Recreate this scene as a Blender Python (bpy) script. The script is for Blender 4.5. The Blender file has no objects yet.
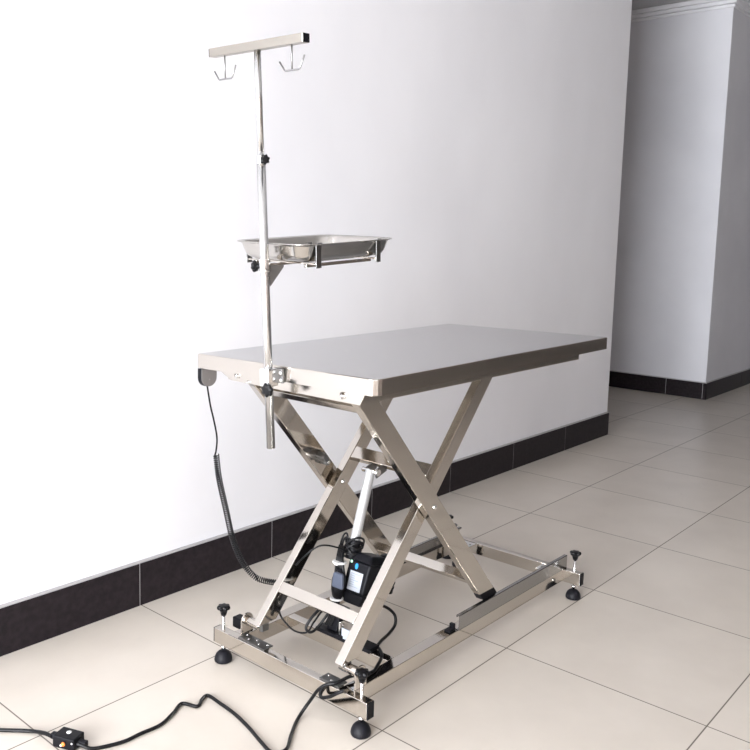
import bpy, bmesh, math, random
from mathutils import Vector, Matrix
random.seed(4)
sc = bpy.context.scene
COL = sc.collection
PI = math.pi

# ------------------------------------------------------------------ materials
def mat(name, color, rough=.5, metal=0.0, spec=.5, coat=0.0):
    m = bpy.data.materials.new(name); m.use_nodes = True
    b = m.node_tree.nodes['Principled BSDF']
    b.inputs['Base Color'].default_value = (*color, 1)
    b.inputs['Roughness'].default_value = rough
    b.inputs['Metallic'].default_value = metal
    b.inputs['Specular IOR Level'].default_value = spec
    b.inputs['Coat Weight'].default_value = coat
    return m

def nodes(m):
    return m.node_tree.nodes, m.node_tree.links, m.node_tree.nodes['Principled BSDF']

def noise_rough(m, scale, lo, hi, stretch=(1, 1, 1)):
    n, l, b = nodes(m)
    tc = n.new('ShaderNodeTexCoord'); mp = n.new('ShaderNodeMapping')
    mp.inputs['Scale'].default_value = stretch
    tx = n.new('ShaderNodeTexNoise'); tx.inputs['Scale'].default_value = scale; tx.inputs['Detail'].default_value = 4
    mr = n.new('ShaderNodeMapRange'); mr.inputs['To Min'].default_value = lo; mr.inputs['To Max'].default_value = hi
    l.new(tc.outputs['Object'], mp.inputs['Vector']); l.new(mp.outputs['Vector'], tx.inputs['Vector'])
    l.new(tx.outputs['Fac'], mr.inputs['Value']); l.new(mr.outputs['Result'], b.inputs['Roughness'])
    return tx

def noise_color(m, c1, c2, scale, detail=4, p1=.35, p2=.7, stretch=(1, 1, 1)):
    n, l, b = nodes(m)
    tc = n.new('ShaderNodeTexCoord'); mp = n.new('ShaderNodeMapping'); mp.inputs['Scale'].default_value = stretch
    tx = n.new('ShaderNodeTexNoise'); tx.inputs['Scale'].default_value = scale; tx.inputs['Detail'].default_value = detail
    cr = n.new('ShaderNodeValToRGB')
    cr.color_ramp.elements[0].position = p1; cr.color_ramp.elements[0].color = (*c1, 1)
    cr.color_ramp.elements[1].position = p2; cr.color_ramp.elements[1].color = (*c2, 1)
    l.new(tc.outputs['Object'], mp.inputs['Vector']); l.new(mp.outputs['Vector'], tx.inputs['Vector'])
    l.new(tx.outputs['Fac'], cr.inputs['Fac']); l.new(cr.outputs['Color'], b.inputs['Base Color'])
    return cr

STEEL = mat('polished_stainless_steel', (.60, .565, .52), .07, 1.0)
noise_rough(STEEL, 6, .04, .12)
BRUSHED = mat('satin_stainless_steel', (.58, .58, .585), .27, 1.0)
DULLBAR = mat('dull_warm_steel', (.39, .365, .325), .3, 1.0)
WIRE = mat('steel_wire', (.30, .30, .30), .35, 1.0)
TRAYM = mat('pressed_steel_sheet', (.56, .54, .51), .17, 1.0)
CHROME = mat('bright_chrome', (.80, .80, .80), .06, 1.0)
TUBE = mat('stainless_steel_tube', (.70, .70, .70), .2, 1.0)
DARKSTEEL = mat('dull_grey_steel', (.20, .20, .20), .35, 1.0)
ALU = mat('silver_actuator_tube', (.56, .57, .58), .35, .6)
RIM = mat('stainless_steel_edge', (.60, .565, .52), .17, 1.0)
GUIDE = mat('grey_steel_guide', (.36, .355, .35), .22, 1.0)
BLACK = mat('black_plastic', (.006, .006, .008), .4, spec=.14)
KNOB = mat('black_moulded_knob', (.006, .006, .007), .35, spec=.2)
RUBBER = mat('black_rubber', (.008, .008, .011), .5, spec=.2)
CABLE = mat('black_cable_sheath', (.006, .006, .007), .35, spec=.22)
GREYPL = mat('grey_plastic', (.20, .185, .18), .5)
CONN = mat('slate_grey_connector', (.06, .07, .10), .5, spec=.3)
WHITEPL = mat('white_plastic', (.80, .80, .80), .45)
LABEL = mat('white_paper_label', (.34, .36, .40), .5)
INK = mat('label_ink', (.22, .25, .30), .6)
BLUE = mat('blue_sticker', (.01, .22, .50), .4)
GREEN = mat('pale_green_indicator', (.35, .65, .45), .4)
ORANGE = mat('orange_button', (.75, .22, .04), .4)
WHITEWALL = mat('white_wall_paint', (.80, .80, .83), .75, spec=.25)
noise_color(WHITEWALL, (.755, .755, .785), (.815, .815, .845), 1.3, 5, .3, .62, (1, 1, .6))
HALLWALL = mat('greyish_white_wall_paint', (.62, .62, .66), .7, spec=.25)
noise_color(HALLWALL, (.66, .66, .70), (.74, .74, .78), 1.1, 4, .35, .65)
CEIL = mat('ceiling_paint', (.55, .55, .56), .8)
SKIRT = mat('dark_brown_granite_tile', (.016, .012, .014), .4, spec=.13)
noise_color(SKIRT, (.014, .011, .013), (.023, .018, .021), 60, 3)
MORTAR = mat('grey_mortar', (.42, .41, .42), .8)
FRAMEW = mat('white_window_frame', (.75, .75, .75), .4)
BROWNWALL = mat('taupe_wall_paint', (.07, .045, .035), .35)
noise_color(BROWNWALL, (.29, .245, .22), (.38, .33, .30), 5, 5, stretch=(6, 1, .4))

# floor tiles: 0.6 m polished beige tiles with thin dark grout
X0, YA, TS = 1.5678, 1.8461, .6
def floor_material():
    m = mat('polished_beige_floor_tile', (.62, .55, .47), .22, spec=.4)
    n, l, b = nodes(m)
    geo = n.new('ShaderNodeNewGeometry'); sp = n.new('ShaderNodeSeparateXYZ'); l.new(geo.outputs['Position'], sp.inputs[0])
    def M(op, a, c=None):
        k = n.new('ShaderNodeMath'); k.operation = op
        for i, v in enumerate((a, c)):
            if v is None: continue
            if isinstance(v, (int, float)): k.inputs[i].default_value = v
            else: l.new(v, k.inputs[i])
        return k.outputs[0]
    def axis(out, off):
        u = M('DIVIDE', M('SUBTRACT', out, off), TS)
        f = M('FLOOR', u)
        fr = M('FRACT', u)
        d = M('MINIMUM', fr, M('SUBTRACT', 1.0, fr))
        return f, M('MULTIPLY', d, TS)
    fx, dx = axis(sp.outputs['X'], X0); fy, dy = axis(sp.outputs['Y'], YA)
    d = M('MINIMUM', dx, dy)
    g = n.new('ShaderNodeMapRange'); g.inputs['From Min'].default_value = .0010; g.inputs['From Max'].default_value = .0026
    g.inputs['To Min'].default_value = 1; g.inputs['To Max'].default_value = 0
    l.new(d, g.inputs['Value'])
    cmb = n.new('ShaderNodeCombineXYZ'); l.new(fx, cmb.inputs[0]); l.new(fy, cmb.inputs[1])
    wn = n.new('ShaderNodeTexWhiteNoise'); l.new(cmb.outputs[0], wn.inputs['Vector'])
    off = n.new('ShaderNodeVectorMath'); off.operation = 'SCALE'; l.new(wn.outputs['Color'], off.inputs[0]); off.inputs['Scale'].default_value = 9
    add = n.new('ShaderNodeVectorMath'); add.operation = 'ADD'; l.new(geo.outputs['Position'], add.inputs[0]); l.new(off.outputs[0], add.inputs[1])
    nz = n.new('ShaderNodeTexNoise'); nz.inputs['Scale'].default_value = 3.2; nz.inputs['Detail'].default_value = 5; nz.inputs['Roughness'].default_value = .55
    l.new(add.outputs[0], nz.inputs['Vector'])
    cr = n.new('ShaderNodeValToRGB')
    cr.color_ramp.elements[0].position = .32; cr.color_ramp.elements[0].color = (.540, .490, .432, 1)
    cr.color_ramp.elements[1].position = .68; cr.color_ramp.elements[1].color = (.600, .548, .487, 1)
    l.new(nz.outputs['Fac'], cr.inputs['Fac'])
    # sparse little specks
    vo = n.new('ShaderNodeTexVoronoi'); vo.inputs['Scale'].default_value = 5; vo.inputs['Randomness'].default_value = 1
    l.new(geo.outputs['Position'], vo.inputs['Vector'])
    spk = n.new('ShaderNodeMapRange'); spk.inputs['From Min'].default_value = .018; spk.inputs['From Max'].default_value = .03
    spk.inputs['To Min'].default_value = .35; spk.inputs['To Max'].default_value = 0
    l.new(vo.outputs['Distance'], spk.inputs['Value'])
    m1 = n.new('ShaderNodeMix'); m1.data_type = 'RGBA'; l.new(spk.outputs[0], m1.inputs['Factor'])
    l.new(cr.outputs['Color'], m1.inputs['A']); m1.inputs['B'].default_value = (.36, .31, .26, 1)
    m2 = n.new('ShaderNodeMix'); m2.data_type = 'RGBA'; l.new(g.outputs[0], m2.inputs['Factor'])
    l.new(m1.outputs['Result'], m2.inputs['A']); m2.inputs['B'].default_value = (.12, .10, .085, 1)
    l.new(m2.outputs['Result'], b.inputs['Base Color'])
    r = n.new('ShaderNodeMapRange'); r.inputs['To Min'].default_value = .30; r.inputs['To Max'].default_value = .8
    l.new(g.outputs[0], r.inputs['Value']); l.new(r.outputs[0], b.inputs['Roughness'])
    return m
FLOOR = floor_material()

# ------------------------------------------------------------------ mesh helpers
def box(bm, lo, hi, M=None):
    v = [bm.verts.new((x, y, z)) for x in (lo[0], hi[0]) for y in (lo[1], hi[1]) for z in (lo[2], hi[2])]
    if M is not None:
        for k in v: k.co = M @ k.co
    for f in ((0, 1, 3, 2), (4, 6, 7, 5), (0, 4, 5, 1), (2, 3, 7, 6), (0, 2, 6, 4), (1, 5, 7, 3)):
        bm.faces.new([v[i] for i in f])
    return v

def bar(bm, a, b, w, t, n):
    """rectangular bar from a to b; width w in the direction across (a-b, n), thickness t along n"""
    a, b, n = Vector(a), Vector(b), Vector(n).normalized()
    d = (b-a).normalized(); s = d.cross(n).normalized(); n = s.cross(d)
    v = []
    for p in (a, b):
        for i, j in ((-1, -1), (1, -1), (1, 1), (-1, 1)):
            v.append(bm.verts.new(p+s*w/2*i+n*t/2*j))
    for f in ((3, 2, 1, 0), (4, 5, 6, 7), (0, 1, 5, 4), (1, 2, 6, 5), (2, 3, 7, 6), (3, 0, 4, 7)):
        bm.faces.new([v[i] for i in f])
    return v

def cyl(bm, a, b, r, n=20, r2=None):
    a, b = Vector(a), Vector(b); r2 = r if r2 is None else r2
    d = (b-a).normalized(); u = d.orthogonal().normalized(); w = d.cross(u)
    A = [bm.verts.new(a+(u*math.cos(2*PI*i/n)+w*math.sin(2*PI*i/n))*r) for i in range(n)]
    B = [bm.verts.new(b+(u*math.cos(2*PI*i/n)+w*math.sin(2*PI*i/n))*r2) for i in range(n)]
    for i in range(n):
        f = bm.faces.new((A[i], A[(i+1) % n], B[(i+1) % n], B[i])); f.smooth = True
    bm.faces.new(A[::-1]); bm.faces.new(B)

def lathe(bm, prof, c, n=28, axis=None):
    """prof = [(r, h)...] around the axis through c"""
    c = Vector(c); d = Vector(axis or (0, 0, 1)).normalized(); u = d.orthogonal().normalized(); w = d.cross(u)
    rings = []
    for r, h in prof:
        if r < 1e-6: rings.append([bm.verts.new(c+d*h)])
        else: rings.append([bm.verts.new(c+d*h+(u*math.cos(2*PI*i/n)+w*math.sin(2*PI*i/n))*r) for i in range(n)])
    for A, B in zip(rings, rings[1:]):
        for i in range(n):
            j = (i+1) % n
            if len(A) == 1 and len(B) == 1: continue
            if len(A) == 1: f = bm.faces.new((A[0], B[j], B[i]))
            elif len(B) == 1: f = bm.faces.new((A[i], A[j], B[0]))
            else: f = bm.faces.new((A[i], A[j], B[j], B[i]))
            f.smooth = True
    if len(rings[0]) > 1: bm.faces.new(rings[0][::-1])
    if len(rings[-1]) > 1: bm.faces.new(rings[-1])

def prism(bm, poly, depth, M):
    """poly in local xy, extruded along local z by depth, placed by matrix M"""
    A = [bm.verts.new(M @ Vector((x, y, 0))) for x, y in poly]
    B = [bm.verts.new(M @ Vector((x, y, depth))) for x, y in poly]
    n = len(poly)
    bm.faces.new(A[::-1]); bm.faces.new(B)
    for i in range(n): bm.faces.new((A[i], A[(i+1) % n], B[(i+1) % n], B[i]))

def smooth_pts(pts, k=8):
    P = [Vector(p) for p in pts]; out = []
    for i in range(len(P)-1):
        p0, p1, p2, p3 = P[max(i-1, 0)], P[i], P[i+1], P[min(i+2, len(P)-1)]
        for s in range(k):
            t = s/k
            out.append(.5*((2*p1)+(p2-p0)*t+(2*p0-5*p1+4*p2-p3)*t*t+(3*p1-p0-3*p2+p3)*t**3))
    out.append(P[-1]); return out

def sweep(bm, pts, r, n=10):
    P = [Vector(p) for p in pts]; rings = []
    d = (P[1]-P[0]).normalized(); u = d.orthogonal().normalized()
    for i, p in enumerate(P):
        t = (P[min(i+1, len(P)-1)]-P[max(i-1, 0)]).normalized()
        u = (u-t*u.dot(t)).normalized(); w = t.cross(u)
        rings.append([bm.verts.new(p+(u*math.cos(2*PI*j/n)+w*math.sin(2*PI*j/n))*r) for j in range(n)])
    for A, B in zip(rings, rings[1:]):
        for j in range(n):
            f = bm.faces.new((A[j], A[(j+1) % n], B[(j+1) % n], B[j])); f.smooth = True
    bm.faces.new(rings[0][::-1]); bm.faces.new(rings[-1])

def helix(pts, R, turns, per=12):
    P = smooth_pts(pts, 24); L = [0]
    for a, b in zip(P, P[1:]): L.append(L[-1]+(b-a).length)
    N = turns*per; out = []; k = 0; u = Vector((1, 0, 0))
    for i in range(N+1):
        s = L[-1]*i/N
        while k < len(L)-2 and L[k+1] < s: k += 1
        t = (s-L[k])/max(L[k+1]-L[k], 1e-9); p = P[k].lerp(P[k+1], t)
        d = (P[k+1]-P[k]).normalized(); u = (u-d*u.dot(d)).normalized(); w = d.cross(u)
        a = 2*PI*i/per
        out.append(p+(u*math.cos(a)+w*math.sin(a))*R)
    return out

ROOT = {}
def thing(name, label, cat, loc=(0, 0, 0), rot=(0, 0, 0), local=False, group=None):
    o = bpy.data.objects.new(name, None); COL.objects.link(o)
    o.empty_display_size = .1
    o.location = loc; o.rotation_euler = rot
    o['label'] = label; o['category'] = cat
    if group: o['group'] = group
    ROOT[o] = Vector((0, 0, 0)) if local else Vector(loc)
    return o

def obj(name, bm, m, parent=None, bevel=0, label=None, seg=2, mats=None):
    bmesh.ops.recalc_face_normals(bm, faces=bm.faces)
    if parent is not None:
        off = ROOT[parent]; ROOT_off = off
        bmesh.ops.translate(bm, verts=bm.verts, vec=-off)
    me = bpy.data.meshes.new(name); bm.to_mesh(me); bm.free()
    for k in (mats or [m]): me.materials.append(k)
    o = bpy.data.objects.new(name, me); COL.objects.link(o)
    if parent is not None:
        o.parent = parent; ROOT[o] = ROOT_off
    if bevel:
        b = o.modifiers.new('bevel', 'BEVEL'); b.width = bevel; b.segments = seg; b.limit_method = 'ANGLE'; b.angle_limit = .6
    if label: o['label'] = label
    return o

def tagged(o, label, cat, group=None):
    o['label'] = label; o['category'] = cat
    if group: o['group'] = group
    return o

def struct(name, bm, m, parent=None, bevel=0, mats=None):
    o = obj(name, bm, m, None, bevel, mats=mats)
    if parent is None: o['kind'] = 'structure'
    else: o.parent = parent
    return o
B = bmesh.new

# ------------------------------------------------------------------ the room
YW, XC, HB = 2.302, 5.158, .1455
XL, YF, XR, ZC = -3.6, -1.7, 12.0, 3.16
XF, YP = 6.95, 2.285      # far pier: face across the hall and its return along the hall

bm = B(); box(bm, (XL-.4, YF-.2, -.1), (XR+.2, 7.0, 0)); struct('floor', bm, FLOOR)
bm = B(); box(bm, (XL-.4, YF-.2, ZC), (XR+.2, 7.0, ZC+.1)); struct('ceiling', bm, CEIL)
bm = B(); box(bm, (XL-.2, YW, 0), (XC, YW+.2, ZC)); struct('wall_back', bm, WHITEWALL, bevel=.006)
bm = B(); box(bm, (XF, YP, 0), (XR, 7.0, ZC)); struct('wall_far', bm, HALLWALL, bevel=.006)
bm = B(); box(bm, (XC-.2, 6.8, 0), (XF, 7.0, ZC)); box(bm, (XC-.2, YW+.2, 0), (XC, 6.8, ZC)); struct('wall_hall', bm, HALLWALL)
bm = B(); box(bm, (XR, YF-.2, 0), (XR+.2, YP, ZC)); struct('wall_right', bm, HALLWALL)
bm = B(); box(bm, (XL-.2, YF-.2, 0), (XR, YF, ZC)); struct('wall_front', bm, BROWNWALL)
# left wall with a wide window
WY0, WY1, WZ0, WZ1 = -1.4, 2.05, .15, 2.85
bm = B()
box(bm, (XL-.2, YF, 0), (XL, WY0, ZC)); box(bm, (XL-.2, WY1, 0), (XL, YW, ZC))
box(bm, (XL-.2, WY0, 0), (XL, WY1, WZ0)); box(bm, (XL-.2, WY0, WZ1), (XL, WY1, ZC))
struct('wall_left', bm, WHITEWALL)
bm = B()
for y in (WY0, WY0+(WY1-WY0)/3, WY0+2*(WY1-WY0)/3, WY1): box(bm, (XL-.13, y-.03, WZ0), (XL-.07, y+.03, WZ1))
for z in (WZ0+.03, 2.1, WZ1-.03): box(bm, (XL-.125, WY0, z-.03), (XL-.075, WY1, z+.03))
win = struct('window_1', bm, FRAMEW, bevel=.004)
glass = bpy.data.materials.new('window_glass'); glass.use_nodes = True
gn, gl = glass.node_tree.nodes, glass.node_tree.links; gn.clear()
go = gn.new('ShaderNodeOutputMaterial'); gm = gn.new('ShaderNodeMixShader'); gt = gn.new('ShaderNodeBsdfTransparent'); gg = gn.new('ShaderNodeBsdfGlossy')
gg.inputs['Roughness'].default_value = .02; gm.inputs[0].default_value = .06
gl.new(gt.outputs[0], gm.inputs[1]); gl.new(gg.outputs[0], gm.inputs[2]); gl.new(gm.outputs[0], go.inputs[0])
bm = B(); box(bm, (XL-.103, WY0, WZ0), (XL-.097, WY1, WZ1)); g = struct('window_pane', bm, glass, parent=win)

# skirting: dark stone tiles with pale joints and a thin mortar line on top
def skirting(name, p0, p1, nrm, joints, h=HB):
    """runs from p0 to p1 on the floor, sticking out along nrm"""
    p0, p1, nrm = Vector((*p0, 0)), Vector((*p1, 0)), Vector((*nrm, 0))
    d = (p1-p0); L = d.length; d.normalize(); t = .012
    cuts = [0]+sorted(j for j in joints if .02 < j < L-.02)+[L]
    bm = B()
    for a, b in zip(cuts, cuts[1:]):
        a2 = a+(.0012 if a > 0 else 0); b2 = b-(.0012 if b < L else 0)
        q = p0+d*((a2+b2)/2)+nrm*(t/2)+Vector((0, 0, h/2))
        bar(bm, q-d*((b2-a2)/2), q+d*((b2-a2)/2), h, t, nrm)
    o = struct(name, bm, SKIRT, bevel=.0012)
    bm = B()
    q0, q1 = p0+nrm*(t*.4), p1+nrm*(t*.4)
    z = Vector((0, 0, h+.0035)); bar(bm, q0+z, q1+z, .007, t*.8, nrm)
    for c in cuts[1:-1]:
        q = p0+d*c+nrm*(t*.46); bar(bm, q+Vector((0, 0, .001)), q+Vector((0, 0, h)), .0024, t*.92, nrm)
    m = struct('mortar_joint', bm, MORTAR, parent=o)
    return o
skirting('baseboard_back', (XL, YW), (XC, YW), (0, -1), [X0-.006+.6*i-XL for i in range(-9, 8)])
skirting('baseboard_far', (XF, YP-.012), (XF, 6.8), (-1, 0), [.03, .33, .93, 1.53, 2.13], .135)
skirting('baseboard_right', (XF-.012, YP), (XR, YP), (0, -1), [.9, 1.5, 2.1, 2.7, 3.3], .135)
skirting('baseboard_front', (XL, YF), (XR, YF), (0, 1), [X0+.6*i-XL for i in range(-9, 18)])

# cornice around the far pier
bm = B()
for (w, z0, z1) in ((.05, ZC-.035, ZC), (.034, ZC-.065, ZC-.035), (.014, ZC-.09, ZC-.065)):
    box(bm, (XF-w, YP-w, z0), (XF, 6.8, z1)); box(bm, (XF, YP-w, z0), (XR, YP, z1))
struct('trim_1', bm, WHITEWALL, bevel=.008)

# ------------------------------------------------------------------ the lifting table
CX, CY = 2.0896, 1.5507
TL, TW, TT, ZT = 1.2287, .6591, .040, .915
TXS, TYS = .0081, -.0159
table = thing('lifting_table', 'stainless steel scissor-lift examination table on a low frame with four black feet', 'table', (CX, CY, 0))
def tilt(bm):
    for v in bm.verts: v.co.z += (v.co.x-CX)*TXS+(v.co.y-CY)*TYS
def rrect(cx, cy, l, w, r, n=5, r_near=None):
    out = []
    for sx, sy, a0 in ((1, 1, 0), (-1, 1, PI/2), (-1, -1, PI), (1, -1, 3*PI/2)):
        q = r_near if (r_near and sx < 0 and sy < 0) else r
        for i in range(n+1):
            a = a0+PI/2*i/n
            out.append((cx+sx*(l/2-q)+q*math.cos(a), cy+sy*(w/2-q)+q*math.sin(a)))
    return out
# top: folded sheet pan, hollow below
bm = B()
rings = []
for ins, z, r in ((.004, ZT-TT, .020), (0, ZT-TT, .023), (0, ZT-.004, .023), (.0012, ZT-.0012, .022), (.004, ZT, .020)):
    rings.append([bm.verts.new((x, y, z)) for x, y in rrect(CX, CY, TL-2*ins, TW-2*ins, r-.016, 3, r)])
inner = [bm.verts.new((x, y, ZT-.003)) for x, y in rrect(CX, CY, TL-.008, TW-.008, .004, 3, .020)]
nn = len(inner)
for A, C_ in zip(rings, rings[1:]):
    for i in range(nn):
        f = bm.faces.new((A[i], A[(i+1) % nn], C_[(i+1) % nn], C_[i]))
for i in range(nn): bm.faces.new((inner[i], inner[(i+1) % nn], rings[0][(i+1) % nn], rings[0][i]))
top = bm.faces.new(rings[-1]); bm.faces.new(inner[::-1])
tilt(bm); bmesh.ops.recalc_face_normals(bm, faces=bm.faces)
for f in bm.faces:
    if f.normal.z > .95 and len(f.verts) > 6: f.material_index = 1
obj('tabletop', bm, None, table, label='flat satin steel top with turned-down polished rim', mats=[RIM, BRUSHED])

# sub-frame below the top
SX0, SX1, SY0, SY1, SZ0 = 1.500, 2.640, 1.291, 1.775, .842
def zt(x, y): return ZT-.003+(x-CX)*TXS+(y-CY)*TYS
for yo, sg in ((SY0, 1), (SY1, -1)):
    bm = B()
    M = Matrix.Translation((SX0+.002, 0, 0)) @ Matrix(((0, 0, 1, 0), (1, 0, 0, 0), (0, 1, 0, 0), (0, 0, 0, 1)))
    prism(bm, [(yo, SZ0), (yo+sg*.022, SZ0), (yo+sg*.022, .866), (yo, .866)], SX1-SX0-.004, M)
    for v in bm.verts: v.co.z += (v.co.x-SX0)*.004+(.012 if v.co.z > .85 else 0)
    obj('top_rail', bm, STEEL, table, .0008, label='long polished flange under the table top')
# end plates with bevelled corners
for i, x in enumerate((SX0, SX1-.003)):
    bm = B()
    M = Matrix.Translation((x, 0, 0)) @ Matrix(((0, 0, 1, 0), (1, 0, 0, 0), (0, 1, 0, 0), (0, 0, 0, 1)))
    z0 = SZ0-.001; z1 = zt(x, CY)-.004
    poly = [(SY0-.001, z0), (SY1-.014, z0), (SY1+.045, z0+.026), (SY1+.045, z1-.008), (SY0-.034, z1-.001)]
    if i: poly = [(SY0+.004, z0+.006), (SY1-.014, z0+.006), (SY1-.002, z0+.01), (SY1-.002, z1-.012), (SY0+.004, z1-.002)]
    prism(bm, poly, .003, M)
    e = obj('end_plate', bm, RIM, table, .0008)
    s = -1 if i == 0 else 1; xb = x if i == 0 else x+.003
    for y, z, r in ((1.735, .858, .009), (1.345, .858, .009), (1.69, .846, .004)):
        bm = B(); lathe(bm, [(r, 0), (r, .003), (r*.6, .0032), (r*.6, .006), (0, .0065)], (xb, y, z), 20, (s, 0, 0)); obj('bolt', bm, CHROME, e)

# scissor arms
PX, PZ, ANG = 1.862, .500, math.radians(48.6)
CA, SA = math.cos(ANG), math.sin(ANG)
HL = .478
def arm_dir(kind): return Vector((CA, 0, -SA)) if kind == 'outer' else Vector((CA, 0, SA))
def arm_nrm(kind): return Vector((SA, 0, CA)) if kind == 'outer' else Vector((-SA, 0, CA))
def cut(bm, z, above):
    """remove what lies above / below the level z and close the cut"""
    g = bmesh.ops.bisect_plane(bm, geom=bm.verts[:]+bm.edges[:]+bm.faces[:], plane_co=(0, 0, z), plane_no=(0, 0, 1), clear_outer=above, clear_inner=not above)
    e = [k for k in g['geom_cut'] if isinstance(k, bmesh.types.BMEdge)]
    bmesh.ops.contextual_create(bm, geom=e)
def arm(kind, y0, y1, w):
    d = arm_dir(kind); c = Vector((PX, (y0+y1)/2, PZ)); zc = .163 if kind == 'outer' else .152
    bm = B(); bar(bm, c-d*.6, c+d*.6, w, y1-y0, (0, 1, 0)); cut(bm, zc, False); cut(bm, .862, True)
    a = obj(kind+'_scissor_arm', bm, STEEL, table, .002)
    bm = B()
    if kind == 'outer':
        bar(bm, c-d*.6, c+d*.6, w, y1-y0, (0, 1, 0)); cut(bm, zc-.0003, True); cut(bm, .141, False)
        obj('end_plug', bm, BLACK, a, .001, label='black plastic end plug')
    else:
        box(bm, (1.541, y0+.006, .126), (1.567, y1-.006, zc-.0003)); obj('hinge_knuckle', bm, DARKSTEEL, a, .002)
    return a
WO, WI = .060, .050
o_near = arm('outer', 1.318, 1.344, WO); o_far = arm('outer', 1.697, 1.724, WO)
i_near = arm('inner', 1.347, 1.374, WI); i_far = arm('inner', 1.661, 1.688, WI)
def bolt_head(parent, x, y, z, s, r=.0075):
    bm = B(); lathe(bm, [(r, 0), (r, .002), (r*.7, .005), (0, .006)], (x, y, z), 18, (0, s, 0))
    obj('pivot_bolt', bm, CHROME, parent)
bolt_head(o_near, PX, 1.318, PZ, -1); bolt_head(i_far, PX, 1.661, PZ, -1); bolt_head(o_far, PX, 1.724, PZ, 1); bolt_head(i_near, PX, 1.374, PZ, 1)
# a stop pin on the arms
for y, a in ((1.310, o_near), (1.672, i_far)):
    pass
bm = B(); p = Vector((PX, 1.332, PZ))+arm_dir('outer')*.150+arm_nrm('outer')*(WO/2)
cyl(bm, p, p+arm_nrm('outer')*.012, .006, 12); obj('stop_pin', bm, DARKSTEEL, o_near)

def cross(kind, s, off, y0, y1, w, t, name='cross_bar'):
    """tube across the arms at distance s from the pivot, off = centre offset along the arm's normal"""
    d, n = arm_dir(kind), arm_nrm(kind)
    c = Vector((PX, 0, PZ))+d*s+n*off
    bm = B(); bar(bm, c+Vector((0, y0, 0)), c+Vector((0, y1, 0)), w, t, n)
    return obj(name, bm, STEEL, table, .002)
# inner frame cross bars
cross('inner', .094, WI/2-.013, 1.374, 1.661, .040, .025)
cross('inner', -.362, WI/2-.009, 1.374, 1.661, .032, .018)
cross('inner', .455, 0, 1.374, 1.661, .030, .020)
# outer frame cross bars
cross('outer', .395, 0, 1.344, 1.697, .022, .030)
cross('outer', -.440, -.012, 1.344, 1.697, .026, .026)

# small clevis bracket on the inner side of the far outer arm
d, n = arm_dir('outer'), arm_nrm('outer')
c = Vector((PX, 1.697, PZ))-d*.108+n*.004
bm = B(); bar(bm, c-d*.016+Vector((0, -.014, 0)), c+d*.012+Vector((0, -.014, 0)), .020, .028, (0, 1, 0))
br = obj('strut_bracket', bm, DARKSTEEL, o_far, .003)
bm = B(); cyl(bm, c+d*.016+Vector((0, -.030, 0)), c+d*.016, .011, 20); cyl(bm, c+d*.016+Vector((0, -.033, 0)), c+d*.016+Vector((0, -.030, 0)), .006, 12); obj('bolt', bm, CHROME, br) if False else bm.free()
bm = B(); cyl(bm, c+d*.020+Vector((0, -.024, 0)), c+d*.020, .010, 20); obj('bracket_pin', bm, DARKSTEEL, o_far)
bm = B(); cyl(bm, c+d*.020+Vector((0, -.027, 0)), c+d*.020+Vector((0, -.024, 0)), .005, 14); obj('bracket_bolt', bm, CHROME, o_far)

# ---- base frame
BZ0, BZ1 = .054, .098
BY0, BY1 = 1.247, 1.835
def hollow_cap(parent, y, s, x0, x1):
    bm = B(); box(bm, (x0+.0004, min(y, y+s*.003), BZ0+.0004), (x1-.0004, max(y, y+s*.003), BZ1-.0004)); obj('end_cap', bm, BLACK, parent, .001, label='black plastic end cap')
for x0, x1, yb in ((1.505, 1.531, BY0), (2.638, 2.664, 1.242)):
    bm = B(); box(bm, (x0, yb, BZ0), (x1, BY1, BZ1)); b = obj('base_cross_beam', bm, STEEL, table, .0015)
    hollow_cap(b, yb, -1, x0, x1); hollow_cap(b, BY1, 1, x0, x1)
for y0, y1 in ((1.308, 1.345), (1.737, 1.774)):
    bm = B(); box(bm, (1.531, y0, BZ0), (2.638, y1, BZ1)); obj('base_side_rail', bm, STEEL, table, .0015)
bm = B(); box(bm, (1.708, 1.345, BZ0+.004), (1.736, 1.737, BZ1-.001)); mid = obj('base_middle_beam', bm, STEEL, table, .0015)
# roller guide channels on the rails
def channel(yo, s, x0, x1):
    z0, z1, t, fl = BZ1, .144, .0022, .0115
    bm = B()
    def bb(ya, yb, za, zb): box(bm, (x0, min(ya, yb), za), (x1, max(ya, yb), zb))
    bb(yo, yo+s*t, z0+.0002, z1); bb(yo, yo+s*fl, z1-t, z1); bb(yo+s*(fl-t), yo+s*fl, z1-.007, z1); bb(yo, yo+s*fl, z0+.0002, z0+.0002+t)
    return obj('roller_guide', bm, GUIDE, table, .0006, label='satin channel with turned-in lip')
channel(1.3045, 1, 1.990, 2.662); channel(1.7465, -1, 1.990, 2.636)
for ya, yb in ((1.3072, 1.3300), (1.7100, 1.7438)):
    bm = B(); cyl(bm, (2.170, ya, .118), (2.170, yb, .118), .0165, 24); obj('roller', bm, BLACK, table, .001)
bm = B(); box(bm, (1.958, 1.314, BZ1), (1.989, 1.336, BZ1+.006)); box(bm, (1.978, 1.316, BZ1), (1.989, 1.332, BZ1+.020)); obj('stop_block', bm, BLACK, table, .002)
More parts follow.
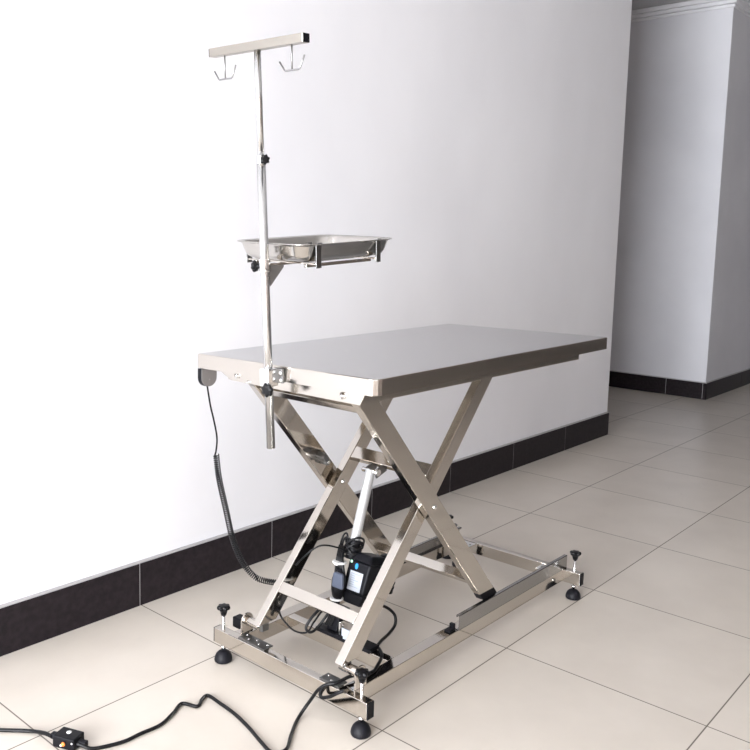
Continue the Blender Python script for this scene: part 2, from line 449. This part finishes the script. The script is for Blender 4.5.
# front hinges: axle tubes, lugs and riveted plates
for k, (ya, yb, yl) in enumerate(((1.300, 1.376, 1.313), (1.688, 1.748, 1.748))):
    bm = B(); cyl(bm, (1.553, ya, .134), (1.553, yb, .134), .013, 24); ax = obj('hinge_axle', bm, STEEL, table, .001)
    bm = B()
    M = Matrix.Translation((1.553, yl, .134)) @ Matrix.Rotation(PI/2, 4, 'X')
    poly = [(.022*math.cos(a), .022*math.sin(a)) for a in [PI*i/10 for i in range(11)]]+[(-.022, -.036), (.022, -.036)]
    prism(bm, poly, .005, M); obj('hinge_lug', bm, STEEL, table, .0008)
for y0, y1 in ((1.626, 1.735), (1.347, 1.415)):
    bm = B(); box(bm, (1.510, y0, BZ1), (1.545, y1, BZ1+.0035)); pl = obj('hinge_plate', bm, DARKSTEEL, table, .0008)
    bm = B(); m_ = 5 if y0 > 1.5 else 3
    for i in range(m_):
        y = y0+.012+(y1-y0-.024)*i/(m_-1); lathe(bm, [(.0038, 0), (.0032, .0015), (0, .0025)], (1.528+.007*(-1)**i, y, BZ1+.0035), 12)
    obj('rivet', bm, CHROME, pl)
bm = B(); box(bm, (1.572, 1.790, BZ1-.02), (1.602, 1.832, BZ1+.012)); obj('stop_block', bm, BLACK, table, .003)
# fixing plates where the rails meet the rear beam
for y in (1.355, 1.695):
    bm = B(); box(bm, (2.585, y-.030, BZ1-.004), (2.634, y+.030, BZ1-.001)); p2 = obj('corner_plate', bm, CHROME, table, .0008)
    bm = B()
    for q in (-.018, 0, .018): lathe(bm, [(.004, 0), (.003, .0012), (0, .002)], (2.610, y+q, BZ1-.001), 12)
    obj('rivet', bm, DARKSTEEL, p2)
# transport castor behind the rear beam
bm = B(); cyl(bm, (2.555, 1.694, .034), (2.555, 1.708, .034), .017, 28); cs = obj('castor_wheel', bm, RUBBER, table, .002)
bm = B(); cyl(bm, (2.555, 1.692, .034), (2.555, 1.710, .034), .006, 16); obj('castor_hub', bm, CHROME, cs)
bm = B(); box(bm, (2.549, 1.6895, .030), (2.561, 1.6915, .099)); box(bm, (2.549, 1.7105, .030), (2.561, 1.7125, .099)); box(bm, (2.549, 1.6895, .094), (2.561, 1.738, .0975)); obj('castor_fork', bm, STEEL, table, .0006)

# levelling feet
def knob_bm(c, axis, R=.019, h=.013, neck=.010, nh=.016, lobes=7):
    """star knob: lobed disc on a tapering neck; c = free end of neck"""
    bm = B(); c = Vector(c); d = Vector(axis).normalized(); u = d.orthogonal().normalized(); w = d.cross(u)
    N = lobes*8
    def ring(rad, amp, hh): return [bm.verts.new(c+d*hh+(u*math.cos(2*PI*i/N)+w*math.sin(2*PI*i/N))*(rad+amp*math.cos(lobes*2*PI*i/N))) for i in range(N)]
    rs = [ring(neck*.75, 0, 0), ring(neck, 0, nh*.55), ring(neck*1.15, 0, nh), ring(R*.86, R*.08, nh+.002), ring(R*.93, R*.12, nh+.005), ring(R*.93, R*.12, nh+h-.003), ring(R*.82, R*.10, nh+h), ring(R*.45, 0, nh+h+.001)]
    for A, C_ in zip(rs, rs[1:]):
        for i in range(N):
            f = bm.faces.new((A[i], A[(i+1) % N], C_[(i+1) % N], C_[i])); f.smooth = True
    bm.faces.new(rs[0][::-1]); bm.faces.new(rs[-1])
    return bm
def foot(x, y):
    bm = B()
    cyl(bm, (x, y, .034), (x, y, .144), .0042, 14)
    cyl(bm, (x, y, .040), (x, y, .0475), .0085, 6)
    f = obj('leveling_foot', bm, CHROME, table, label='threaded chrome stem with hex nut, black knob above and rubber pad below')
    bm = B(); lathe(bm, [(.0235, 0), (.0255, .002), (.0262, .007), (.0250, .014), (.0215, .022), (.0160, .028), (.0095, .032), (0, .033)], (x, y, .0005), 32)
    obj('rubber_pad', bm, RUBBER, f)
    obj('hand_knob', knob_bm((x, y, .140), (0, 0, 1)), KNOB, f)
for x, y in ((1.518, 1.275), (1.518, 1.808), (2.651, 1.269), (2.651, 1.808)): foot(x, y)

# ---- electric actuator
AX, AY = 1.868, 1.560
upc = Vector((PX, 0, PZ))+arm_dir('inner')*.094+arm_nrm('inner')*(WI/2-.013)
P1 = Vector((1.870, AY, .553)); P0 = Vector((1.735, AY, .125)); AD = (P1-P0).normalized()
for y in (AY-.022, AY+.017):
    bm = B(); bar(bm, (upc.x+.002, y+.0025, upc.z-.018), (P1.x, y+.0025, P1.z-.008), .026, .005, (0, 1, 0)); obj('clevis_plate', bm, DARKSTEEL, table, .001)
bm = B(); cyl(bm, P1+Vector((0, -.030, 0)), P1+Vector((0, .030, 0)), .007, 18); cyl(bm, P1+Vector((0, -.032, 0)), P1+Vector((0, -.026, 0)), .010, 18)
obj('clevis_pin', bm, CHROME, table)
bm = B(); cyl(bm, P1-AD*.236, P1+AD*.004, .0148, 28); tube = obj('actuator_tube', bm, ALU, table, .0015, label='white painted push tube of the electric actuator')
bm = B(); cyl(bm, P1-AD*.262, P1-AD*.205, .0185, 28); obj('tube_collar', bm, BLACK, table, .002)
# gearbox housing: tapered black box following the tube axis
u = Vector((0, 1, 0)); w = AD.cross(u).normalized()          # w points roughly along -x / +x
if w.x > 0: w = -w
def fr(p, a, b, c): return p+u*a+w*b+AD*c
C0 = P0+AD*.055+Vector((0, -.051, 0))-w*.017
def hull(bm, pts8):
    v = [bm.verts.new(p) for p in pts8]
    for f in ((0, 1, 2, 3), (7, 6, 5, 4), (0, 4, 5, 1), (1, 5, 6, 2), (2, 6, 7, 3), (3, 7, 4, 0)): bm.faces.new([v[i] for i in f])
bm = B()
def sec(c, hw0, hw1, d0, d1): return [fr(C0, -hw0, d1, c), fr(C0, hw1, d1, c), fr(C0, hw1, -d0, c), fr(C0, -hw0, -d0, c)]
hull(bm, sec(.012, .026, .038, .030, .030)+sec(.046, .036, .044, .046, .038))
hull(bm, sec(.046, .036, .044, .046, .038)+sec(.135, .040, .042, .060, .036))
hull(bm, sec(.135, .040, .042, .060, .036)+sec(.158, .028, .030, .045, .022))
housing = obj('actuator_housing', bm, BLACK, table, .006, seg=3, label='black gearbox housing with a white rating label')
# motor can behind it
bm = B()
mc = fr(C0, -.012, -.083, .0)
cyl(bm, mc+AD*.055, mc+AD*.150, .031, 28); lathe(bm, [(.031, 0), (.028, .008), (.016, .014), (0, .015)], mc+AD*.150, 28, AD)
obj('motor_can', bm, BLACK, table, .002)
bm = B()
for i in range(5): cyl(bm, mc+AD*(.070+.014*i), mc+AD*(.076+.014*i), .0325, 28)
obj('cooling_rib', bm, BLACK, table)
# labels and lamps on the face towards the front end
def decal(name, m, a0, a1, c0, c1, depth, parent, th=.0012):
    bm = B(); hull(bm, [fr(C0, a0, depth, c0), fr(C0, a1, depth, c0), fr(C0, a1, depth+th, c0), fr(C0, a0, depth+th, c0), fr(C0, a0, depth, c1), fr(C0, a1, depth, c1), fr(C0, a1, depth+th, c1), fr(C0, a0, depth+th, c1)])
    return obj(name, bm, m, parent)
FD = .0375
lab = decal('rating_label', LABEL, -.022, .026, .052, .106, FD, housing)
bm = B()
for i in range(7):
    c_ = .098-.006*i; l_ = .018 if i % 3 else .034
    hull(bm, [fr(C0, a, q, cc) for cc in (c_, c_+.002) for a, q in ((.022-l_, FD+.0012), (.022, FD+.0012), (.022, FD+.0016), (.022-l_, FD+.0016))])
obj('label_mark', bm, INK, housing)
def dot(name, m, a, c_, ra, rc):
    bm = B(); A = [bm.verts.new(fr(C0, a+ra*math.cos(2*PI*i/20), FD-.002, c_+rc*math.sin(2*PI*i/20))) for i in range(20)]
    C_ = [bm.verts.new(fr(C0, a+ra*math.cos(2*PI*i/20), FD+.0008, c_+rc*math.sin(2*PI*i/20))) for i in range(20)]
    bm.faces.new(A); bm.faces.new(C_[::-1])
    for i in range(20): bm.faces.new((A[i], A[(i+1) % 20], C_[(i+1) % 20], C_[i]))
    obj(name, bm, m, housing)
dot('blue_sticker', BLUE, .008, .121, .0055, .0085); dot('indicator', GREEN, .030, .130, .004, .004)
# foot of the actuator on the middle beam
bm = B(); hull(bm, [fr(P0, -.018, .016, -.02), fr(P0, .018, .016, -.02), fr(P0, .018, -.016, -.02), fr(P0, -.018, -.016, -.02), fr(P0, -.022, .02, .05), fr(P0, .022, .02, .05), fr(P0, .022, -.02, .05), fr(P0, -.022, -.02, .05)])
obj('actuator_foot', bm, BLACK, table, .002)
bm = B(); box(bm, (1.700, 1.405, BZ1-.001), (1.744, 1.612, BZ1+.011)); mb = obj('mounting_bar', bm, BLACK, table, .002)
for y in (AY-.028, AY+.023):
    bm = B(); box(bm, (1.718, y, BZ1+.011), (1.752, y+.005, .142)); obj('foot_clevis', bm, CHROME, mb, .001)
bm = B(); cyl(bm, (1.735, AY-.032, .125), (1.735, AY+.032, .125), .006, 16); obj('foot_pin', bm, CHROME, mb)
bm = B(); box(bm, (1.696, 1.468, .118), (1.700, 1.506, .142)); box(bm, (1.697, 1.478, .110), (1.700, 1.502, .119)); obj('foot_label', bm, LABEL, mb, .001, label='white label on the actuator foot')

# ------------------------------------------------------------------ cables wound round the actuator
bundle = thing('cable_bundle', 'black cables with a grey connector, bundled by white ties beside the actuator', 'cable', (1.755, 1.575, .1))
bm = B()
KC = P1-AD*.232
for k in range(7):
    pts = []; R0 = .023+.004*random.random(); tiltv = random.uniform(-.8, .8); ph = random.uniform(0, 6.28)
    for i in range(25):
        a = 2*PI*i/24
        pts.append(KC+u*(R0*math.cos(a))+w*(R0*math.sin(a))+AD*(.018*math.sin(a+ph)*(1+tiltv)+.004*k-.010))
    sweep(bm, pts, .0032, 8)
for k, (dy, hh, ww) in enumerate(((.030, .032, .012), (.022, .022, .010))):
    pts = []
    for i in range(21):
        a = 2*PI*i/20; pts.append(KC+u*(dy+ww*math.cos(a))+w*(.010+.004*k)+AD*(.006+hh*math.sin(a)))
    sweep(bm, pts, .003, 8)
for k in range(4):
    dx = .006*(k-1.5)
    pts = [KC+u*(.024+dx)+w*.022, Vector((1.748, 1.565+dx, .315)), Vector((1.740, 1.557+dx*1.8, .27)), Vector((1.734, 1.557+dx*2, .235)), Vector((1.729, 1.558+dx, .195)), Vector((1.722, 1.565+dx, .150)), Vector((1.715, 1.575+dx, .120))]
    sweep(bm, smooth_pts(pts, 8), .0048, 8)
obj('wound_cable', bm, CABLE, bundle)
# thicker plug body and grey connector
bm = B()
lathe(bm, [(.009, 0), (.016, .010), (.021, .030), (.021, .060), (.015, .082), (.009, .092)], (1.730, 1.556, .200), 12, (.12, .0, 1))
obj('plug_body', bm, BLACK, bundle)
bm = B(); hull(bm, [Vector(p) for p in ((1.706, 1.516, .244), (1.706, 1.560, .244), (1.718, 1.558, .244), (1.718, 1.518, .244), (1.710, 1.520, .288), (1.710, 1.557, .288), (1.723, 1.555, .288), (1.723, 1.522, .288))])
obj('connector', bm, CONN, bundle, .005, label='slate grey plastic connector')
for (p, n_, R0) in (((1.744, 1.562, .306), (.1, 0, 1), .019), ((1.730, 1.558, .202), (.05, 0, 1), .018)):
    bm = B(); c_ = Vector(p); d_ = Vector(n_).normalized(); lathe(bm, [(R0, -.0022), (R0+.0015, -.0022), (R0+.0015, .0022), (R0, .0022)], c_, 28, d_)
    if p[2] > .25: box(bm, (p[0]-R0-.004, p[1]-.012, p[2]-.001), (p[0]-R0+.002, p[1]+.000, p[2]+.005))
    obj('cable_tie', bm, WHITEPL, bundle, label='white cable tie')
LOOP = [(1.740,1.554,0.195),(1.700,1.575,0.177),(1.660,1.580,0.146),(1.620,1.568,0.134),(1.620,1.616,0.121),(1.620,1.657,0.134),(1.620,1.680,0.155),(1.640,1.698,0.175)]
LOOP2 = [(1.700,1.544,0.193),(1.680,1.567,0.144),(1.650,1.577,0.121),(1.640,1.592,0.131),(1.660,1.584,0.163),(1.700,1.572,0.193)]
bm = B(); sweep(bm, smooth_pts(LOOP), .0028, 8); sweep(bm, smooth_pts(LOOP2), .0042, 8); obj('hanging_loop', bm, CABLE, bundle)

# ------------------------------------------------------------------ hand control with coiled cord
hc = thing('hand_control', 'grey round-bottomed hand control hanging under the table corner on a coiled black cord', 'remote control', (1.5045, 1.870, .83))
bm = B()
W_, R_, zt_ = .056, .026, .8625
poly = [(-W_/2, 0), (W_/2, 0)]+[(W_/2-R_+R_*math.cos(a), -(.053-R_)-R_*math.sin(a)) for a in [PI/2*i/6 for i in range(7)]]+[(-W_/2+R_-R_*math.sin(a), -(.053-R_)-R_*math.cos(a)) for a in [PI/2*i/6 for i in range(7)]]
M = Matrix.Translation((1.5045, 1.8785, zt_)) @ Matrix.Rotation(PI/2, 4, 'X')
prism(bm, poly, .0165, M); bmesh.ops.recalc_face_normals(bm, faces=bm.faces)
bm.faces.ensure_lookup_table()
hb = obj('casing', bm, BLACK, hc, .0015)
bm = B(); M = Matrix.Translation((1.5045, 1.8621, zt_-.001)) @ Matrix.Rotation(PI/2, 4, 'X'); prism(bm, [(x*.97, y*.97) for x, y in poly], .0015, M)
obj('face_plate', bm, GREYPL, hc, .0005, label='grey face plate')
bm = B(); lathe(bm, [(.0018, 0), (.0015, .0008), (0, .001)], (1.5065, 1.8606, zt_-.032), 12, (0, -1, 0)); obj('screw', bm, CHROME, hc)
A_ = [(1.504,1.870,0.812),(1.520,1.875,0.751),(1.537,1.880,0.704),(1.557,1.890,0.649),(1.563,1.900,0.607),(1.557,1.900,0.588),(1.566,1.905,0.582)]
Bc = [(1.563,1.900,0.592),(1.574,1.900,0.519),(1.602,1.900,0.414),(1.630,1.900,0.313),(1.654,1.880,0.239),(1.685,1.850,0.190),(1.713,1.790,0.184)]
Th = [(1.716,1.786,0.184),(1.700,1.740,.205),(1.685,1.715,0.235),(1.662,1.640,0.313),(1.687,1.590,0.362),(1.742,1.570,0.348),(1.770,1.560,.330)]
bm = B(); sweep(bm, smooth_pts(A_), .0026, 8); sweep(bm, helix(Bc, .0080, 78, 12), .0017, 6); sweep(bm, smooth_pts(Th), .0026, 8)
obj('coiled_cord', bm, CABLE, hc)

# ------------------------------------------------------------------ power cord with in-line safety switch
pc = thing('power_cord', 'black mains cord lying on the floor with a black in-line switch box', 'cord', (1.0, 1.75, 0))
C1 = [(0.60,2.13,.005),(.74,2.05,.005),(0.858,1.989,0.005),(0.907,1.931,0.005),(0.954,1.873,0.006),(0.966,1.828,0.015),(.972,1.800,.016)]
C2 = [(.995,1.738,.016),(1.005,1.718,0.013),(1.020,1.699,0.006),(1.053,1.682,0.005),(1.093,1.669,0.005),(1.135,1.668,0.005),(1.192,1.664,0.005),(1.247,1.684,0.005),(1.290,1.704,0.005),(1.309,1.664,0.005),(1.339,1.682,0.005),(1.362,1.685,0.005),(1.360,1.632,0.005),(1.354,1.565,0.005),(1.338,1.492,0.005),(1.318,1.425,0.005),(1.309,1.377,0.005),(1.339,1.360,0.005),(1.390,1.394,0.005),(1.438,1.425,0.005),(1.474,1.436,0.016),(1.488,1.418,0.052),(1.490,1.398,0.082),(1.498,1.377,0.101),(1.514,1.356,0.108),(1.559,1.348,0.111),(1.590,1.334,0.108),(1.625,1.330,0.104),(1.651,1.338,0.104),(1.700,1.360,0.108),(1.7385,1.400,0.1000),(1.753,1.420,0.095),(1.782,1.430,0.098),(1.830,1.440,0.100),(1.870,1.450,0.109),(1.882,1.460,0.129),(1.870,1.470,0.149),(1.848,1.480,0.165),(1.82,1.492,.175)]
C3 = [(1.514,1.356,0.108),(1.500,1.381,0.097),(1.492,1.391,0.080),(1.490,1.386,0.066),(1.492,1.359,0.078),(1.494,1.334,0.097),(1.502,1.322,.104)]
bm = B(); sweep(bm, smooth_pts(C1), .0048, 10); sweep(bm, smooth_pts(C2), .0046, 10); sweep(bm, smooth_pts(C3), .0046, 10); obj('cable', bm, CABLE, pc)
# switch box: long axis in the direction of the cord
a = Vector((.967, 1.788, 0)); b_ = Vector((.995, 1.717, 0)); ld = (b_-a).normalized(); sd = Vector((-ld.y, ld.x, 0)); sd = sd if sd.x > 0 else -sd
cc = a.lerp(b_, .5)+sd*.016
def bx(c, l, w_, z0, z1, name, m, bev=.002, par=pc, label=None):
    bm = B(); bar(bm, c-ld*l/2+Vector((0, 0, (z0+z1)/2)), c+ld*l/2+Vector((0, 0, (z0+z1)/2)), w_, z1-z0, (0, 0, 1)); return obj(name, bm, m, par, bev, label=label)
sb = bx(cc-ld*.003, .062, .042, .0005, .030, 'switch_box', BLACK, .003)
bx(cc-ld*.042, .020, .014, .008, .022, 'strain_relief', RUBBER); bx(cc+ld*.038, .024, .014, .007, .021, 'strain_relief', RUBBER)
bm = B(); lathe(bm, [(.0062, 0), (.0062, .0012), (0, .0018)], cc-ld*.004+sd*.004+Vector((0, 0, .0298)), 24); obj('white_button', bm, WHITEPL, sb)
bm = B(); q = cc-sd*.0225+Vector((0, 0, .016))
lathe(bm, [(.0055, 0), (.005, .003), (0, .004)], q+ld*.0, 20, -sd); obj('orange_button', bm, ORANGE, sb)
bm = B()
for t_ in (.024,): lathe(bm, [(.0025, 0), (.002, .001), (0, .0012)], q+ld*t_+Vector((0, 0, .006)), 12, -sd)
obj('indicator', bm, WHITEPL, sb); bm = B()
lathe(bm, [(.003, 0), (.0025, .001), (0, .0012)], q-ld*.008-Vector((0, 0, .006)), 12, -sd)
obj('indicator', bm, WHITEPL, sb)

# ------------------------------------------------------------------ infusion stand clamped to the table end
TA = math.atan(.062)
stand = thing('infusion_stand', 'tall chrome infusion pole with a hook crossbar, clamped to the end of the table', 'stand', (1.450, 1.558, .90), (0, -TA, 0), local=True)
bm = B(); cyl(bm, (0, 0, -.206), (0, 0, .528), .0112, 28); cyl(bm, (0, 0, .528), (0, 0, .534), .0112, 28, .009); obj('lower_tube', bm, TUBE, stand)
bm = B(); cyl(bm, (0, 0, .520), (0, 0, .785), .0084, 24); obj('upper_tube', bm, TUBE, stand)
def rotx(bm, a, piv): bmesh.ops.rotate(bm, verts=bm.verts, cent=piv, matrix=Matrix.Rotation(a, 3, 'X'))
BA = .017
bm = B(); box(bm, (-.0105, -.164, .782), (.0105, .1675, .803)); rotx(bm, BA, (0, 0, .80)); cb = obj('cross_bar', bm, DULLBAR, stand, .0015)
for y in (-.1665, .1675):
    bm = B(); box(bm, (-.0100, y, .7825), (.0100, y+.0025, .8025)); rotx(bm, BA, (0, 0, .80)); obj('end_cap', bm, BLACK, cb, .001, label='black end cap')
for y in (-.118, .120):
    bm = B(); zc = .782
    zb = zc-.056
    sweep(bm, [(0, y, zc+.004), (0, y, zb)], .0020, 8)
    pts = [(0, y+.041, zb+.022), (0, y+.0255, zb+.002), (0, y+.0225, zb), (0, y-.0225, zb), (0, y-.0255, zb+.002), (0, y-.041, zb+.030)]
    sweep(bm, pts, .0021, 8); rotx(bm, BA, (0, 0, .80)); obj('hook', bm, WIRE, stand)
# locking knob of the telescopic pole
bm = B(); cyl(bm, (0, 0, .515), (0, 0, .535), .0122, 24); cyl(bm, (.004, -.006, .525), (.006, -.014, .525), .005, 14); obj('collar', bm, CHROME, stand, .001)
obj('locking_knob', knob_bm((-.002, -.012, .525), (-.5, -.85, 0), R=.0125, h=.010, neck=.006, nh=.006, lobes=7), KNOB, stand)
# tray holder: sleeve, knob, gusset, arms, hooks
bm = B(); cyl(bm, (0, 0, .250), (0, 0, .283), .0145, 24)
slv = obj('holder_sleeve', bm, CHROME, stand, .001)
obj('holder_knob', knob_bm((-.004, .012, .264), (-.3, 1, 0), R=.0145, h=.011, neck=.006, nh=.009, lobes=7), KNOB, stand)
bm = B()
M = Matrix.Translation((.010, -.002, .266)) @ Matrix.Rotation(-.45, 4, 'Z') @ Matrix.Rotation(PI/2, 4, 'X')
prism(bm, [(0, 0), (.040, 0), (.040, -.005), (.004, -.052), (0, -.052)], .004, M); obj('gusset', bm, DARKSTEEL, stand, .0005)
ZT0 = .270
bm = B()
box(bm, (.008, -.008, ZT0-.006), (.330, .008, ZT0))                                  # spine under the tray
for x in (.067, .296): box(bm, (x-.009, -.121, ZT0), (x+.009, .130, ZT0+.004))
for y in (-.085, .100): box(bm, (.058, y-.005, ZT0-.008), (.305, y+.005, ZT0))
rotx(bm, .02, (0, 0, ZT0)); ha = obj('holder_arm', bm, STEEL, stand, .001)
for x in (.067, .296):
    for y, s in ((-.121, -1), (.130, 1)):
        bm = B(); box(bm, (x-.009, min(y, y+s*.003), ZT0-.008), (x+.009, max(y, y+s*.003), ZT0+(.051 if s < 0 else .030))); 
        cyl(bm, (x-.009, y+s*.0035, ZT0+(.051 if s < 0 else .030)), (x+.009, y+s*.0035, ZT0+(.051 if s < 0 else .030)), .0035, 12)
        rotx(bm, .02, (0, 0, ZT0)); obj('holder_hook', bm, DARKSTEEL, stand, .0008)
# clamp on the table rim
bm = B(); box(bm, (-.016, -.017, -.042), (.018, .017, .004)); clm = obj('clamp_body', bm, CHROME, stand, .003)
bm = B(); box(bm, (.014, -.036, -.034), (.0225, -.014, .004)); obj('clamp_jaw', bm, DARKSTEEL, stand, .002)
bm = B()
for z in (-.026, -.008): lathe(bm, [(.006, 0), (.005, .002), (0, .003)], (.014, -.029, z), 16, (-1, 0, 0))
obj('clamp_bolt', bm, CHROME, stand)
bm = B(); cyl(bm, (-.013, -.015, -.046), (-.002, -.008, -.046), .004, 12); obj('knob_stem', bm, CHROME, stand)
obj('clamp_knob', knob_bm((-.010, -.016, -.046), (-1, -.15, -.02), R=.018, h=.011, neck=.007, nh=.006, lobes=7), KNOB, stand)

# ------------------------------------------------------------------ instrument tray resting in the holder
tray = thing('instrument_tray', 'shallow rectangular stainless steel tray with flared rim resting on the pole bracket', 'tray', (1.450, 1.558, .90), (.0, -TA, 0), local=True)
Mt = Matrix.Translation((0, 0, ZT0)) @ Matrix.Rotation(.02, 4, 'X')
bm = B()
tcx, tcy = .195, .009
prof = [(-.048, .0045, .045), (-.022, .0060, .045), (-.008, .0110, .045), (-.001, .0220, .045), (.006, .0440, .045), (.010, .0500, .045), (.018, .0525, .045), (.0195, .0515, .045), (.0195, .0505, .045), (.0105, .0485, .043), (.0075, .0445, .043), (.0005, .0225, .043), (-.0065, .0122, .043), (-.021, .0073, .043), (-.048, .0058, .043)]
L_, Wd = .330, .244
rs = []
for off, z, r in prof: rs.append([bm.verts.new(Mt @ Vector((x, y, z))) for x, y in rrect(tcx, tcy, L_+2*off, Wd+2*off, max(r+off*.6, .012), 8)])
nn = len(rs[0])
for A, C_ in zip(rs, rs[1:]):
    for i in range(nn):
        f = bm.faces.new((A[i], A[(i+1) % nn], C_[(i+1) % nn], C_[i])); f.smooth = True
bm.faces.new(rs[0][::-1]); bm.faces.new(rs[-1])
obj('tray_pan', bm, TRAYM, tray)

# ------------------------------------------------------------------ light
w_ = bpy.data.worlds.new('daylight'); sc.world = w_; w_.use_nodes = True
wn, wl = w_.node_tree.nodes, w_.node_tree.links
bg = wn['Background']; bg.inputs['Color'].default_value = (.86, .92, 1.0, 1); bg.inputs['Strength'].default_value = 2.6

def area(name, loc, rot, sx, sy, power, color, spread=PI):
    l = bpy.data.lights.new(name, 'AREA'); l.shape = 'RECTANGLE'; l.size = sx; l.size_y = sy; l.energy = power; l.color = color; l.spread = spread
    o = bpy.data.objects.new(name, l); COL.objects.link(o); o.location = loc; o.rotation_euler = rot
    return o
# daylight entering through the window
area('window_daylight', (XL-.16, (WY0+WY1)/2, (WZ0+WZ1)/2), (0, -PI/2, 0), WZ1-WZ0, WY1-WY0, 950, (.935, .965, 1.0))
# ceiling lamps of the hall, further along
def lamp(x, y, power, name):
    t = thing('ceiling_lamp', name, 'lamp', (x, y, ZC), group='flat ceiling lamps')
    bm = B(); box(bm, (x-.3, y-.3, ZC-.04), (x+.3, y+.3, ZC)); obj('lamp_housing', bm, FRAMEW, t, .004)
    area('lamp_light', (x, y, ZC-.045), (0, 0, 0), .55, .55, power, (1, .97, .93))

# ------------------------------------------------------------------ camera
yaw, pitch, roll, f_px, cx, cy, H = .7206262, .1177321, .0240367, 840.2437, 352.928, 336.708, 1.241019
fwd = Vector((math.cos(yaw)*math.cos(pitch), math.sin(yaw)*math.cos(pitch), -math.sin(pitch)))
rt = Vector((math.sin(yaw), -math.cos(yaw), 0)); up = rt.cross(fwd)
r2 = rt*math.cos(roll)+up*math.sin(roll); u2 = -rt*math.sin(roll)+up*math.cos(roll)
cam = bpy.data.cameras.new('camera'); co = bpy.data.objects.new('camera', cam); COL.objects.link(co)
mm = Matrix((r2, u2, -fwd)).transposed().to_4x4(); mm.translation = Vector((0, 0, H)); co.matrix_world = mm
cam.sensor_width = 36; cam.lens = 36*f_px/750
cam.shift_x = (375-cx)/750; cam.shift_y = -(375-cy)/750; cam.clip_start = .02
sc.camera = co
sc.view_settings.view_transform = 'Standard'; sc.view_settings.look = 'None'; sc.view_settings.exposure = -0.05; sc.view_settings.gamma = 1
sc.view_settings.use_curve_mapping = False
sc.cycles.max_bounces = 10; sc.cycles.diffuse_bounces = 5; sc.cycles.glossy_bounces = 6
